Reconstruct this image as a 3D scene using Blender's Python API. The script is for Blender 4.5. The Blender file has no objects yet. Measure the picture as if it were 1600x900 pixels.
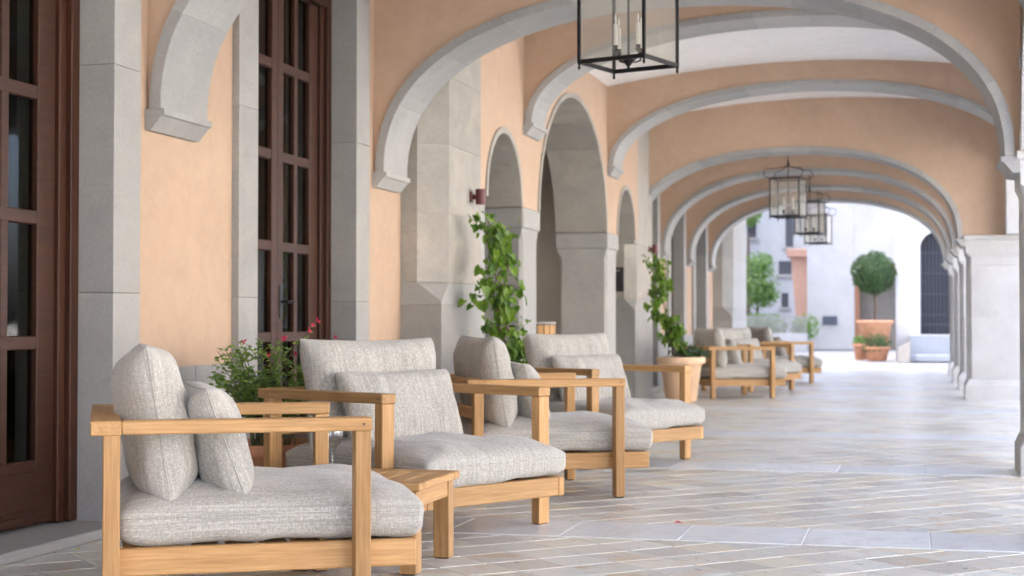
import bpy, math, random
from mathutils import Vector, Matrix, noise, Euler
R = math.radians
rnd = random.Random(7)
S = bpy.context.scene
COL = S.collection

# ---------------------------------------------------------------- camera, sky, sun, exposure
CAM_H = 0.93
cam_d = bpy.data.cameras.new("camera"); cam = bpy.data.objects.new("camera", cam_d); COL.objects.link(cam)
cam.location = (0, 0, CAM_H); cam.rotation_euler = (math.pi/2 + 0.0216, 0, 0.249)
cam_d.sensor_width = 36; cam_d.lens = 55.0; cam_d.clip_end = 2000; cam_d.clip_start = 0.05
cam_d.dof.use_dof = True; cam_d.dof.focus_distance = 5.7; cam_d.dof.aperture_fstop = 4.0
S.camera = cam
SUN_EL, SUN_AZ = 48, 262          # azimuth: direction the light comes FROM, degrees clockwise from +y
world = bpy.data.worlds.new("World"); S.world = world; world.use_nodes = True
wn = world.node_tree.nodes; wl = world.node_tree.links
sky = wn.new('ShaderNodeTexSky'); sky.sky_type = 'NISHITA'; sky.sun_disc = False
sky.sun_elevation = R(SUN_EL); sky.sun_rotation = R(SUN_AZ)
sky.dust_density = 6.0; sky.air_density = 0.45; sky.ozone_density = 0.5
bg = wn['Background']; bg.inputs[1].default_value = 0.15
wl.new(sky.outputs[0], bg.inputs[0])
sun_d = bpy.data.lights.new("sun", 'SUN'); sun_d.energy = 3.0; sun_d.angle = R(.6); sun_d.color = (1, .985, .92)
sun = bpy.data.objects.new("sun", sun_d); COL.objects.link(sun)
az = R(SUN_AZ); el = R(SUN_EL)
sdir = Vector((math.sin(az)*math.cos(el), math.cos(az)*math.cos(el), math.sin(el)))
sun.rotation_euler = sdir.to_track_quat('Z', 'Y').to_euler(); sun.location = (0, 0, 30)
vs = S.view_settings
vs.view_transform = 'Standard'; vs.look = 'None'; vs.gamma = 1; vs.exposure = 4.08
S.cycles.use_denoising = True; S.cycles.max_bounces = 12; S.cycles.diffuse_bounces = 7
S.cycles.transparent_max_bounces = 16; S.cycles.sample_clamp_indirect = 6

# ---------------------------------------------------------------- materials
def nt(name):
    m = bpy.data.materials.new(name); m.use_nodes = True
    return m, m.node_tree.nodes, m.node_tree.links, m.node_tree.nodes['Principled BSDF']
def rgba(c): return (c[0], c[1], c[2], 1)
def add_noise(n, l, vec, scale, detail=4, rough=.6, dist=0):
    t = n.new('ShaderNodeTexNoise'); t.inputs['Scale'].default_value = scale; t.inputs['Detail'].default_value = detail
    t.inputs['Roughness'].default_value = rough; t.inputs['Distortion'].default_value = dist
    if vec: l.new(vec, t.inputs['Vector'])
    return t.outputs['Fac']
def ramp(n, l, fac, stops):
    r = n.new('ShaderNodeValToRGB'); cr = r.color_ramp
    while len(cr.elements) < len(stops): cr.elements.new(.5)
    for e, (p, c) in zip(cr.elements, stops): e.position = p; e.color = rgba(c)
    l.new(fac, r.inputs[0]); return r.outputs[0]
def mixc(n, l, a, b, fac, mode='MIX'):
    m = n.new('ShaderNodeMix'); m.data_type = 'RGBA'; m.blend_type = mode
    for k, v in ((0, fac), (6, a), (7, b)):
        if isinstance(v, (int, float)): m.inputs[k].default_value = v
        elif isinstance(v, tuple): m.inputs[k].default_value = rgba(v)
        else: l.new(v, m.inputs[k])
    return m.outputs[2]
def mth(n, l, op, a, b=0.0):
    m = n.new('ShaderNodeMath'); m.operation = op
    for k, v in ((0, a), (1, b)):
        if isinstance(v, (int, float)): m.inputs[k].default_value = v
        else: l.new(v, m.inputs[k])
    return m.outputs[0]
def bump(n, l, p, h, strength, dist):
    b = n.new('ShaderNodeBump'); b.inputs['Strength'].default_value = strength; b.inputs['Distance'].default_value = dist
    l.new(h, b.inputs['Height']); l.new(b.outputs[0], p.inputs['Normal'])
def wpos(n): return n.new('ShaderNodeNewGeometry').outputs['Position']
def objv(n): return n.new('ShaderNodeTexCoord').outputs['Object']
def orand(n): return n.new('ShaderNodeObjectInfo').outputs['Random']
def scalev(n, l, v, s):
    m = n.new('ShaderNodeMapping'); m.inputs['Scale'].default_value = s; l.new(v, m.inputs['Vector']); return m.outputs[0]

def m_plaster(name, c, var=.10, bstr=.25):
    m, n, l, p = nt(name); v = wpos(n)
    a = ramp(n, l, add_noise(n, l, v, 1.1, 5, .6, .4), [(.3, tuple(x*(1-var) for x in c)), (.7, tuple(min(1, x*(1+var*.6)) for x in c))])
    a = mixc(n, l, a, tuple(min(1, x*1.16+.03) for x in c), mth(n, l, 'MULTIPLY', ramp(n, l, add_noise(n, l, v, .55, 6, .68, 1.2), [(.48, (0, 0, 0)), (.72, (1, 1, 1))]), min(1, var*5)))
    b = ramp(n, l, add_noise(n, l, v, 9, 6, .7, .5), [(.25, (.91, .90, .89)), (.6, (1.0, 1.0, 1.0))])
    l.new(mixc(n, l, a, b, 1.0, 'MULTIPLY'), p.inputs['Base Color']); p.inputs['Roughness'].default_value = .88
    bump(n, l, p, add_noise(n, l, v, 45, 5), bstr, .006); return m
def m_stone(name, c, var=.12, rough=.72, warm=(.62, .52, .40), warmamt=.22, vein=.0, attr=None, rv=.16, bs=.2):
    m, n, l, p = nt(name); v = wpos(n)
    rr = orand(n)
    off = n.new('ShaderNodeVectorMath'); off.operation = 'ADD'; l.new(v, off.inputs[0])
    cx = n.new('ShaderNodeCombineXYZ'); l.new(mth(n, l, 'MULTIPLY', rr, 37.0), cx.inputs[0]); l.new(mth(n, l, 'MULTIPLY', rr, 91.0), cx.inputs[2]); l.new(cx.outputs[0], off.inputs[1])
    vv = off.outputs[0]
    a = ramp(n, l, add_noise(n, l, vv, 2.6, 6, .62, .8), [(.28, tuple(x*(1-var) for x in c)), (.72, tuple(min(1, x*(1+var)) for x in c))])
    w = ramp(n, l, add_noise(n, l, vv, 1.5, 5, .6, 1.5), [(.52, (0, 0, 0)), (.75, (1, 1, 1))])
    a = mixc(n, l, a, warm, mth(n, l, 'MULTIPLY', w, warmamt))
    tone = rr
    if attr:
        at = n.new('ShaderNodeAttribute'); at.attribute_name = attr; tone = at.outputs['Fac']
    t = mth(n, l, 'ADD', mth(n, l, 'MULTIPLY', tone, rv), 1-rv*.55)
    cc = n.new('ShaderNodeCombineColor'); [l.new(t, cc.inputs[k]) for k in range(3)]
    a = mixc(n, l, a, cc.outputs[0], 1.0, 'MULTIPLY')
    f = add_noise(n, l, v, 60, 4)
    a = mixc(n, l, a, ramp(n, l, f, [(.3, (.88, .88, .88)), (.62, (1, 1, 1))]), 1.0, 'MULTIPLY')
    a = mixc(n, l, a, ramp(n, l, add_noise(n, l, vv, 6, 7, .72, .6), [(.26, (.89, .88, .86)), (.48, (1, 1, 1))]), 1.0, 'MULTIPLY')
    if vein:
        ve = n.new('ShaderNodeTexVoronoi'); ve.feature = 'DISTANCE_TO_EDGE'; ve.inputs['Scale'].default_value = 1.7
        ds = n.new('ShaderNodeVectorMath'); ds.operation = 'ADD'; l.new(vv, ds.inputs[0])
        nz = n.new('ShaderNodeTexNoise'); nz.inputs['Scale'].default_value = 3; l.new(vv, nz.inputs['Vector']); l.new(nz.outputs['Color'], ds.inputs[1]); l.new(ds.outputs[0], ve.inputs['Vector'])
        vf = ramp(n, l, ve.outputs['Distance'], [(0, (1, 1, 1)), (.05, (0, 0, 0))])
        a = mixc(n, l, a, (.42, .42, .43), mth(n, l, 'MULTIPLY', vf, vein))
    l.new(a, p.inputs['Base Color'])
    l.new(mth(n, l, 'ADD', mth(n, l, 'MULTIPLY', f, .18), rough-.1), p.inputs['Roughness'])
    bump(n, l, p, add_noise(n, l, v, 30, 6, .65), bs, .006); return m
def m_tile():
    m, n, l, p = nt('floor_tile'); v = wpos(n)
    at = n.new('ShaderNodeAttribute'); at.attribute_name = 'tone'
    sp = n.new('ShaderNodeSeparateColor'); l.new(at.outputs['Color'], sp.inputs[0])
    off = n.new('ShaderNodeVectorMath'); off.operation = 'ADD'; l.new(v, off.inputs[0])
    cx = n.new('ShaderNodeCombineXYZ'); l.new(mth(n, l, 'MULTIPLY', sp.outputs[0], 31.0), cx.inputs[0]); l.new(mth(n, l, 'MULTIPLY', sp.outputs[1], 17.0), cx.inputs[2]); l.new(cx.outputs[0], off.inputs[1]); vv = off.outputs[0]
    base = ramp(n, l, sp.outputs[0], [(0, (.52, .505, .44)), (.3, (.68, .69, .63)), (.65, (.76, .78, .72)), (1, (.77, .72, .57))])
    base = mixc(n, l, base, (.55, .57, .57), mth(n, l, 'MULTIPLY', ramp(n, l, sp.outputs[1], [(.62, (0, 0, 0)), (.9, (1, 1, 1))]), .40))
    oc = mth(n, l, 'MULTIPLY', ramp(n, l, add_noise(n, l, vv, 7, 4, .6, 1), [(.5, (0, 0, 0)), (.7, (1, 1, 1))]), ramp(n, l, sp.outputs[2], [(.45, (0, 0, 0)), (.8, (1, 1, 1))]))
    base = mixc(n, l, base, (.62, .43, .22), mth(n, l, 'MULTIPLY', oc, .75))
    base = mixc(n, l, base, ramp(n, l, add_noise(n, l, vv, 22, 6, .65, .6), [(.3, (.90, .89, .88)), (.7, (1, 1, 1))]), 1.0, 'MULTIPLY')
    l.new(base, p.inputs['Base Color'])
    l.new(mth(n, l, 'ADD', mth(n, l, 'MULTIPLY', add_noise(n, l, vv, 16, 5), .22), .20), p.inputs['Roughness'])
    bump(n, l, p, add_noise(n, l, vv, 18, 6, .6), .22, .006); return m
def m_wood(name, axis, c1=(.43, .235, .09), c2=(.57, .345, .15), rough=.5):
    m, n, l, p = nt(name); v = objv(n)
    off = n.new('ShaderNodeVectorMath'); off.operation = 'ADD'; l.new(v, off.inputs[0])
    cx = n.new('ShaderNodeCombineXYZ'); r = mth(n, l, 'MULTIPLY', orand(n), 13.0); l.new(r, cx.inputs[0]); l.new(r, cx.inputs[1]); l.new(cx.outputs[0], off.inputs[1])
    s = [34, 34, 34]; s[axis] = 1.6; s2 = [150, 150, 150]; s2[axis] = 6
    a = add_noise(n, l, scalev(n, l, off.outputs[0], s), 1, 5, .6, .6)
    b = add_noise(n, l, scalev(n, l, off.outputs[0], s2), 1, 3, .6)
    col = ramp(n, l, a, [(.3, c1), (.68, c2)])
    col = mixc(n, l, col, ramp(n, l, b, [(.35, (.80, .77, .72)), (.6, (1, 1, 1))]), 1.0, 'MULTIPLY')
    t = mth(n, l, 'ADD', mth(n, l, 'MULTIPLY', orand(n), .34), .80)
    cc = n.new('ShaderNodeCombineColor'); [l.new(t, cc.inputs[k]) for k in range(3)]
    l.new(mixc(n, l, col, cc.outputs[0], 1.0, 'MULTIPLY'), p.inputs['Base Color']); p.inputs['Roughness'].default_value = rough
    bump(n, l, p, b, .12, .003); p.inputs['Specular IOR Level'].default_value = .3; return m
def m_fabric(name, c1, c2, thread=.0045):
    m, n, l, p = nt(name); uv = n.new('ShaderNodeTexCoord').outputs['UV']
    f = 1/thread
    a = add_noise(n, l, scalev(n, l, uv, (f, f*.22, 1)), 1, 2, .5)
    b = add_noise(n, l, scalev(n, l, uv, (f*.22, f, 1)), 1, 2, .5)
    st = add_noise(n, l, scalev(n, l, uv, (f*.5, f*.015, 1)), 1, 2, .5)
    sx = n.new('ShaderNodeSeparateXYZ'); l.new(uv, sx.inputs[0])
    k = math.pi*f
    w = mth(n, l, 'MULTIPLY', mth(n, l, 'SINE', mth(n, l, 'MULTIPLY', sx.outputs[0], k)), mth(n, l, 'SINE', mth(n, l, 'MULTIPLY', sx.outputs[1], k)))
    w = mth(n, l, 'MULTIPLY', mth(n, l, 'ADD', w, 1.0), .5)
    h = mth(n, l, 'ADD', mth(n, l, 'MULTIPLY', mth(n, l, 'MAXIMUM', a, b), .64), mth(n, l, 'ADD', mth(n, l, 'MULTIPLY', w, .06), mth(n, l, 'MULTIPLY', st, .28)))
    col = ramp(n, l, h, [(.46, c2), (.60, tuple((x+y)/2 for x, y in zip(c1, c2))), (.74, c1)])
    l.new(col, p.inputs['Base Color']); p.inputs['Roughness'].default_value = .95
    p.inputs['Sheen Weight'].default_value = .25; p.inputs['Specular IOR Level'].default_value = .2
    bump(n, l, p, h, .55, .004); return m
def m_simple(name, c, rough=.5, metal=0, var=.1, scale=20, spec=.5):
    m, n, l, p = nt(name); v = objv(n)
    col = ramp(n, l, add_noise(n, l, v, scale, 4), [(.3, tuple(x*(1-var) for x in c)), (.7, tuple(min(1, x*(1+var)) for x in c))])
    l.new(col, p.inputs['Base Color']); p.inputs['Roughness'].default_value = rough; p.inputs['Metallic'].default_value = metal
    p.inputs['Specular IOR Level'].default_value = spec
    return m
def m_leaf(name, c1, c2, trans=.35):
    m, n, l, p = nt(name)
    at = n.new('ShaderNodeAttribute'); at.attribute_name = 'tone'
    r = mth(n, l, 'FRACT', mth(n, l, 'ADD', at.outputs['Fac'], orand(n)))
    col = mixc(n, l, c1, c2, r)
    col = mixc(n, l, col, ramp(n, l, add_noise(n, l, wpos(n), 40, 3), [(.3, (.8, .8, .8)), (.7, (1, 1, 1))]), 1.0, 'MULTIPLY')
    l.new(col, p.inputs['Base Color']); p.inputs['Roughness'].default_value = .42
    tr = n.new('ShaderNodeBsdfTranslucent'); l.new(mixc(n, l, col, (.9, 1.0, .35), 1.0, 'MULTIPLY'), tr.inputs[0])
    mx = n.new('ShaderNodeMixShader'); mx.inputs[0].default_value = trans
    l.new(p.outputs[0], mx.inputs[1]); l.new(tr.outputs[0], mx.inputs[2]); l.new(mx.outputs[0], n['Material Output'].inputs[0]); return m
def m_glass(name, tint=(.9, .93, .9), base_refl=.03, milk=0):
    m, n, l, p = nt(name); n.remove(p)
    t = n.new('ShaderNodeBsdfTransparent'); t.inputs[0].default_value = rgba(tint)
    g = n.new('ShaderNodeBsdfGlossy'); g.inputs['Roughness'].default_value = .03
    lw = n.new('ShaderNodeLayerWeight'); lw.inputs[0].default_value = .5
    fr = mth(n, l, 'ADD', mth(n, l, 'MULTIPLY', mth(n, l, 'POWER', lw.outputs['Facing'], 5.0), .8), base_refl)
    mx = n.new('ShaderNodeMixShader'); l.new(fr, mx.inputs[0]); l.new(t.outputs[0], mx.inputs[1]); l.new(g.outputs[0], mx.inputs[2])
    if milk:
        tl = n.new('ShaderNodeBsdfTranslucent'); tl.inputs[0].default_value = (.9, .9, .87, 1)
        df = n.new('ShaderNodeBsdfDiffuse'); df.inputs[0].default_value = (.8, .8, .77, 1)
        m1 = n.new('ShaderNodeMixShader'); l.new(tl.outputs[0], m1.inputs[1]); l.new(df.outputs[0], m1.inputs[2])
        m2 = n.new('ShaderNodeMixShader'); m2.inputs[0].default_value = milk; l.new(mx.outputs[0], m2.inputs[1]); l.new(m1.outputs[0], m2.inputs[2]); mx = m2
    l.new(mx.outputs[0], n['Material Output'].inputs[0]); return m

M = {}
M['peach'] = m_plaster('peach_plaster', (.51, .368, .262), .07)
M['ceil'] = m_plaster('ceiling_plaster', (.84, .83, .81), .03)
M['taupe'] = m_plaster('inner_plaster', (.58, .53, .47), .06)
M['stone'] = m_stone('pale_stone', (.355, .352, .332), var=.07, warmamt=.15)
M['vous'] = m_stone('arch_stone', (.36, .36, .345), var=.08, warmamt=.12, rv=.18)
M['tan'] = m_stone('tan_stone', (.36, .34, .30), warmamt=.3)
M['white_stone'] = m_stone('white_stone', (.54, .54, .525), var=.08, warmamt=.12)
M['marble'] = m_stone('band_marble', (.80, .84, .84), var=.05, rough=.32, warmamt=.12, vein=.3, bs=.1)
M['bluestone'] = m_stone('blue_grey_stone', (.27, .30, .34), warmamt=.05)
M['tile'] = m_tile()
M['grout'] = m_stone('grout', (.75, .745, .69), rough=.85, bs=.4)
M['ground'] = m_stone('plaza_paving', (.33, .335, .34), rough=.7, warmamt=.1)
M['woodx'] = m_wood('teak_x', 0); M['woody'] = m_wood('teak_y', 1); M['woodz'] = m_wood('teak_z', 2)
M['mahog'] = m_wood('mahogany', 2, (.038, .0125, .0058), (.066, .0225, .010), .5)
M['mahogy'] = m_wood('mahogany_rail', 1, (.038, .0125, .0058), (.066, .0225, .010), .5)
M['fabric'] = m_fabric('woven_fabric', (.70, .69, .635), (.33, .315, .275))
M['fabric2'] = m_fabric('linen_fabric', (.66, .63, .575), (.42, .385, .345), .006)
M['iron'] = m_simple('black_iron', (.018, .017, .018), .45, .6, .3, 30)
M['grille'] = m_simple('window_iron', (.03, .035, .05), .6)
M['pane'] = m_glass('window_glass', (.62, .64, .58), .012); M['lglass'] = m_glass('lantern_glass', (.97, .965, .945), .05, .09); M['wglass'] = m_glass('wine_glass', (.93, .94, .94), .12)
M['candle'] = m_simple('candle_white', (.78, .78, .74), .5, 0, .03)
M['terra'] = m_simple('terracotta', (.56, .27, .15), .8, 0, .15, 9)
M['terra2'] = m_simple('pale_terracotta', (.84, .58, .38), .8, 0, .12, 7)
M['terra3'] = m_simple('big_pot_terracotta', (.62, .33, .19), .8, 0, .14, 5)
M['soil'] = m_simple('soil', (.05, .035, .025), .95, 0, .4, 40)
M['bark'] = m_simple('bark', (.13, .09, .06), .9, 0, .3, 40)
M['stem'] = m_simple('green_stem', (.09, .11, .04), .7, 0, .3, 40)
M['vine'] = m_leaf('vine_leaf', (.08, .19, .02), (.25, .40, .05))
M['salvia'] = m_leaf('salvia_leaf', (.15, .27, .06), (.30, .44, .11))
M['box'] = m_leaf('box_leaf', (.025, .07, .02), (.07, .14, .035), .2)
M['treel'] = m_leaf('tree_leaf', (.13, .25, .06), (.25, .40, .12))
M['succ'] = m_leaf('succulent', (.18, .26, .24), (.25, .34, .30), .1)
M['flower'] = m_simple('pink_flower', (.65, .03, .10), .6, 0, .2)
M['petal'] = m_simple('red_petal', (.55, .02, .05), .6)
M['yleaf'] = m_simple('yellow_leaf', (.45, .36, .06), .6)
M['sconce'] = m_simple('oxblood_metal', (.10, .022, .022), .4, .2)
M['dark'] = m_simple('dark_plaque', (.025, .022, .022), .45)
M['bluedark'] = m_simple('slate_plaque', (.06, .075, .10), .5)
M['print'] = m_simple('print_grey', (.45, .44, .42), .7)
M['rubber'] = m_simple('rubber_pad', (.02, .022, .025), .6)
M['dark_room'] = m_simple('unlit_room', (.05, .042, .034), .9, 0, .2, 6)  # near-black, room darkness put into the colour
M['bwhite'] = m_plaster('white_render', (.47, .475, .47), .08)
M['bwhite2'] = m_plaster('cream_render', (.40, .395, .38), .05)
M['bpeach'] = m_plaster('house_peach', (.62, .38, .28), .05)
M['bdark'] = m_simple('far_glass', (.03, .035, .05), .25)
M['door_brown'] = m_simple('brown_frame', (.28, .13, .07), .6)
M['roof'] = m_simple('roof_tile', (.38, .18, .10), .85, 0, .2, 3)

# ---------------------------------------------------------------- mesh helpers
class MB:
    def __init__(s): s.v = []; s.f = []; s.t = []; s.tone = 0.5; s.uv = None
    def face(s, idx): s.f.append(tuple(idx)); s.t.append(s.tone)
    def add(s, vs, fs):
        b = len(s.v); s.v += [tuple(p) for p in vs]
        for f in fs: s.face([b+i for i in f])
    def box(s, x0, x1, y0, y1, z0, z1, b=.004):
        b = min(b, (x1-x0)*.3, (y1-y0)*.3, (z1-z0)*.3)
        vs = []; idx = {}
        for i in (0, 1):
            for j in (0, 1):
                for k in (0, 1):
                    X = (x0, x1)[i]; Y = (y0, y1)[j]; Z = (z0, z1)[k]
                    ex = X+(b if i == 0 else -b); ey = Y+(b if j == 0 else -b); ez = Z+(b if k == 0 else -b)
                    for a, p in enumerate(((X, ey, ez), (ex, Y, ez), (ex, ey, Z))): idx[i, j, k, a] = len(vs); vs.append(p)
        F = []
        for a in range(3):
            for d in (0, 1):
                q = []
                for (m_, n_) in ((0, 0), (1, 0), (1, 1), (0, 1)):
                    c = [0, 0, 0]; c[a] = d; c[(a+1) % 3] = m_; c[(a+2) % 3] = n_; q.append(idx[c[0], c[1], c[2], a])
                F.append(q if d else q[::-1])
        for a in range(3):       # edges along axis a
            o1, o2 = (a+1) % 3, (a+2) % 3
            for m_ in (0, 1):
                for n_ in (0, 1):
                    q = []
                    for d in (0, 1):
                        c = [0, 0, 0]; c[a] = d; c[o1] = m_; c[o2] = n_
                        q.append((idx[c[0], c[1], c[2], o1], idx[c[0], c[1], c[2], o2]))
                    f = [q[0][0], q[1][0], q[1][1], q[0][1]]
                    F.append(f if m_ == n_ else f[::-1])
        for i in (0, 1):
            for j in (0, 1):
                for k in (0, 1):
                    f = [idx[i, j, k, a] for a in range(3)]
                    F.append(f if (i+j+k) % 2 else f[::-1])
        s.add(vs, F); return s
    def loft(s, rings, caps=True, closed=True):
        n = len(rings[0]); vs = [p for r in rings for p in r]; F = []
        for i in range(len(rings)-1):
            for j in range(n if closed else n-1):
                k = (j+1) % n; F.append((i*n+j, i*n+k, (i+1)*n+k, (i+1)*n+j))
        if caps: F.append(tuple(range(n))[::-1]); F.append(tuple((len(rings)-1)*n+j for j in range(n)))
        s.add(vs, F); return s
    def prism(s, poly, z0, z1): return s.loft([[(x, y, z0) for x, y in poly], [(x, y, z1) for x, y in poly]])
    def lathe(s, prof, c=(0, 0, 0), n=28):
        rings = [[(c[0]+r*math.cos(2*math.pi*j/n), c[1]+r*math.sin(2*math.pi*j/n), c[2]+z) for j in range(n)] for r, z in prof]
        return s.loft(rings)
    def tube(s, pts, r, n=6):
        pts = [Vector(p) for p in pts]; rr = r if isinstance(r, (list, tuple)) else [r]*len(pts); rings = []
        for i, p in enumerate(pts):
            d = (pts[min(i+1, len(pts)-1)]-pts[max(i-1, 0)]).normalized()
            a = d.cross(Vector((0, 0, 1))) if abs(d.z) < .9 else d.cross(Vector((1, 0, 0)))
            a.normalize(); b = d.cross(a)
            rings.append([tuple(p+(a*math.cos(2*math.pi*j/n)+b*math.sin(2*math.pi*j/n))*rr[i]) for j in range(n)])
        return s.loft(rings)
    def mesh(s, name, mat, off=(0, 0, 0), smooth=False):
        me = bpy.data.meshes.new(name)
        me.from_pydata([(x-off[0], y-off[1], z-off[2]) for x, y, z in s.v], [], s.f); me.update()
        if any(t != .5 for t in s.t):
            at = me.attributes.new('tone', 'FLOAT_COLOR', 'FACE')
            dat = []
            for t in s.t: dat += (list(t) if isinstance(t, tuple) else [t, t, t])+[1.0]
            at.data.foreach_set('color', dat)
        if s.uv:
            u = me.uv_layers.new(name='UVMap'); lo = [0]*len(me.loops); me.loops.foreach_get('vertex_index', lo)
            u.data.foreach_set('uv', [c for i in lo for c in s.uv[i]])
        if smooth: me.polygons.foreach_set('use_smooth', [True]*len(me.polygons))
        me.materials.append(M[mat]); return me
    def build(s, name, mat, parent=None, off=None, smooth=False):
        if off is None:
            off = (0, 0, 0)
            q = parent
            while q is not None:
                off = tuple(a+b for a, b in zip(off, q.location)); q = q.parent
        o = bpy.data.objects.new(name, s.mesh(name, mat, off, smooth)); COL.objects.link(o)
        if parent: o.parent = parent
        return o
def tag(o, label=None, cat=None, group=None, kind=None):
    if label: o['label'] = label
    if cat: o['category'] = cat
    if group: o['group'] = group
    if kind: o['kind'] = kind
    return o
def thing(name, loc, label, cat, group=None, rz=0):
    o = bpy.data.objects.new(name, None); COL.objects.link(o); o.location = loc; o.rotation_euler = (0, 0, rz); o.empty_display_size = .1
    return tag(o, label, cat, group)
def copy_tree(o, parent=None):
    c = o.copy(); COL.objects.link(c); c.parent = parent
    for ch in list(o.children): copy_tree(ch, c)
    return c
def bx(name, mat, parent, *a, **k): return MB().box(*a, **k).build(name, mat, parent)

# arch curves: superellipse points from left springing to right springing
def curve(c, a, b, zs, n, N=48):
    pts = []
    for i in range(N+1):
        t = math.pi*(1-i/N); ct, st = math.cos(t), max(0, math.sin(t))
        pts.append((c+a*math.copysign(abs(ct)**(2/n), ct), zs+b*st**(2/n)))
    return pts
def arched(mb, pts, ztop, d0, d1, mapf, s0=None, s1=None, zb=0):
    """wall sheet with one arched opening: front and back faces above the curve, intrados, ends"""
    for i in range(len(pts)-1):
        (a, za), (b, zb_) = pts[i], pts[i+1]
        if abs(a-b) > 1e-6:
            mb.add([mapf(a, za, d0), mapf(b, zb_, d0), mapf(b, ztop, d0), mapf(a, ztop, d0)], [(0, 1, 2, 3)])
            mb.add([mapf(a, za, d1), mapf(b, zb_, d1), mapf(b, ztop, d1), mapf(a, ztop, d1)], [(3, 2, 1, 0)])
        mb.add([mapf(a, za, d0), mapf(a, za, d1), mapf(b, zb_, d1), mapf(b, zb_, d0)], [(0, 1, 2, 3)])
    return mb
def voussoirs(parent, inner, outer, d0, d1, mapf, n, mat='vous', name='voussoir', gap=.0006):
    N = len(inner)-1; L = [0]
    for i in range(N): L.append(L[-1]+math.hypot(inner[i+1][0]-inner[i][0], inner[i+1][1]-inner[i][1]))
    def at(c, s):
        for i in range(N):
            if L[i+1] >= s-1e-9:
                t = (s-L[i])/max(1e-9, L[i+1]-L[i]); return (c[i][0]+(c[i+1][0]-c[i][0])*t, c[i][1]+(c[i+1][1]-c[i][1])*t)
        return c[-1]
    for k in range(n):
        s0, s1 = L[-1]*k/n+gap, L[-1]*(k+1)/n-gap; rings = []
        for j in range(7):
            s = s0+(s1-s0)*j/6; p, q = at(inner, s), at(outer, s); e = .004
            rings.append([mapf(p[0], p[1], d0+e), mapf(p[0], p[1], d1-e), mapf(p[0]+(q[0]-p[0])*.06, p[1]+(q[1]-p[1])*.06, d1), mapf(q[0], q[1], d1), mapf(q[0], q[1], d0), mapf(p[0]+(q[0]-p[0])*.06, p[1]+(q[1]-p[1])*.06, d0)])
        MB().loft(rings).build(name, mat, parent)
TX = lambda s, z, d: (s, d, z)        # transverse: s = x, depth = y
LY = lambda s, z, d: (d, s, z)        # along the gallery: s = y, depth = x

XL, XC, XR, XRO = -3.47, -3.17, .637, 1.15
ARCH_Y = [.40, 3.55, 6.70, 9.87]; FAR_Y = [19.45, 22.2, 24.95, 27.7]; ATH = .5

# ---------------------------------------------------------------- ground and paving
def sheet(name, mat, x0, x1, y0, y1, z, kind='structure'):
    m = MB(); m.add([(x0, y0, z), (x1, y0, z), (x1, y1, z), (x0, y1, z)], [(0, 1, 2, 3)]); return tag(m.build(name, mat), kind=kind)
sheet('ground', 'ground', -400, 400, -400, 400, -.03)
floor = sheet('gallery_floor', 'grout', -7.2, 2.0, -5, 31.2, -.0016)
BANDS = [(.42, .94), (3.55, 4.07), (6.64, 7.16), (9.88, 10.40), (12.85, 13.37), (16.65, 17.17), (19.46, 19.98), (22.2, 22.72), (24.95, 25.47), (27.7, 28.22)]
def clip(poly, y0, y1, x0, x1):
    def half(P, f):
        out = []
        for i in range(len(P)):
            a, b = P[i], P[(i+1) % len(P)]; fa, fb = f(a), f(b)
            if fa >= 0: out.append(a)
            if fa*fb < 0: t = fa/(fa-fb); out.append((a[0]+(b[0]-a[0])*t, a[1]+(b[1]-a[1])*t))
        return out
    for f in (lambda p: p[1]-y0, lambda p: y1-p[1], lambda p: p[0]-x0, lambda p: x1-p[0]):
        poly = half(poly, f)
        if len(poly) < 3: return []
    return poly
def tile_into(mb, P, dz):
    cx = sum(p[0] for p in P)/len(P); cy = sum(p[1] for p in P)/len(P)
    def sh(d, z):
        out = []
        for x, y in P:
            r = math.hypot(x-cx, y-cy); k = max(0, 1-d/max(r, .02)); out.append((cx+(x-cx)*k, cy+(y-cy)*k, z))
        return out
    mb.tone = (rnd.random(), rnd.random(), rnd.random())
    mb.loft([sh(.0, -.012), sh(.0, -.0006+dz), sh(.0004, dz)], caps=False)
    n = len(P); b = len(mb.v)-n; mb.face([b+i for i in range(n)])
T = .22; ang = R(45); ca, sa = math.cos(ang), math.sin(ang)
def proj(x, y):
    X = x*math.cos(.249)+y*math.sin(.249); d = -x*math.sin(.249)+y*math.cos(.249)
    return (800+2444*X/d, 503+2444*CAM_H/d, d) if d > .3 else None
tiles = []; edges = [(-5, BANDS[0][0])]+[(BANDS[i][1], BANDS[i+1][0]) for i in range(len(BANDS)-1)]+[(BANDS[-1][1], 31.2)]
for (ya, yb) in edges:
    xb0, xb1 = -7.1, 1.9
    gx = random.Random(int(ya*10))
    for i in range(-60, 140):
        for j in range(-110, 90):
            ox, oy = -.639, 6.149
            cxx = ox+(i+.5)*T*ca-(j+.5)*T*sa; cyy = oy+(i+.5)*T*sa+(j+.5)*T*ca
            if cyy < ya-.3 or cyy > yb+.3 or cxx < xb0-.3 or cxx > xb1+.3: continue
            if cxx < -3.9 and not 10.6 < cyy < 19.6: continue
            g = .0055+gx.random()*.003; jit = lambda: (gx.random()-.5)*.005
            P = []
            for (p, q) in ((i*T+g, j*T+g), ((i+1)*T-g, j*T+g), ((i+1)*T-g, (j+1)*T-g), (i*T+g, (j+1)*T-g)):
                p += jit(); q += jit(); P.append((ox+p*ca-q*sa, oy+p*sa+q*ca))
            P = clip(P, ya+.004, yb-.004, xb0, xb1)
            if P and len(P) >= 3:
                ar = abs(sum(P[k][0]*P[(k+1) % len(P)][1]-P[(k+1) % len(P)][0]*P[k][1] for k in range(len(P))))/2
                if ar > .0008: tiles.append((cxx, cyy, P, ar))
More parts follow.
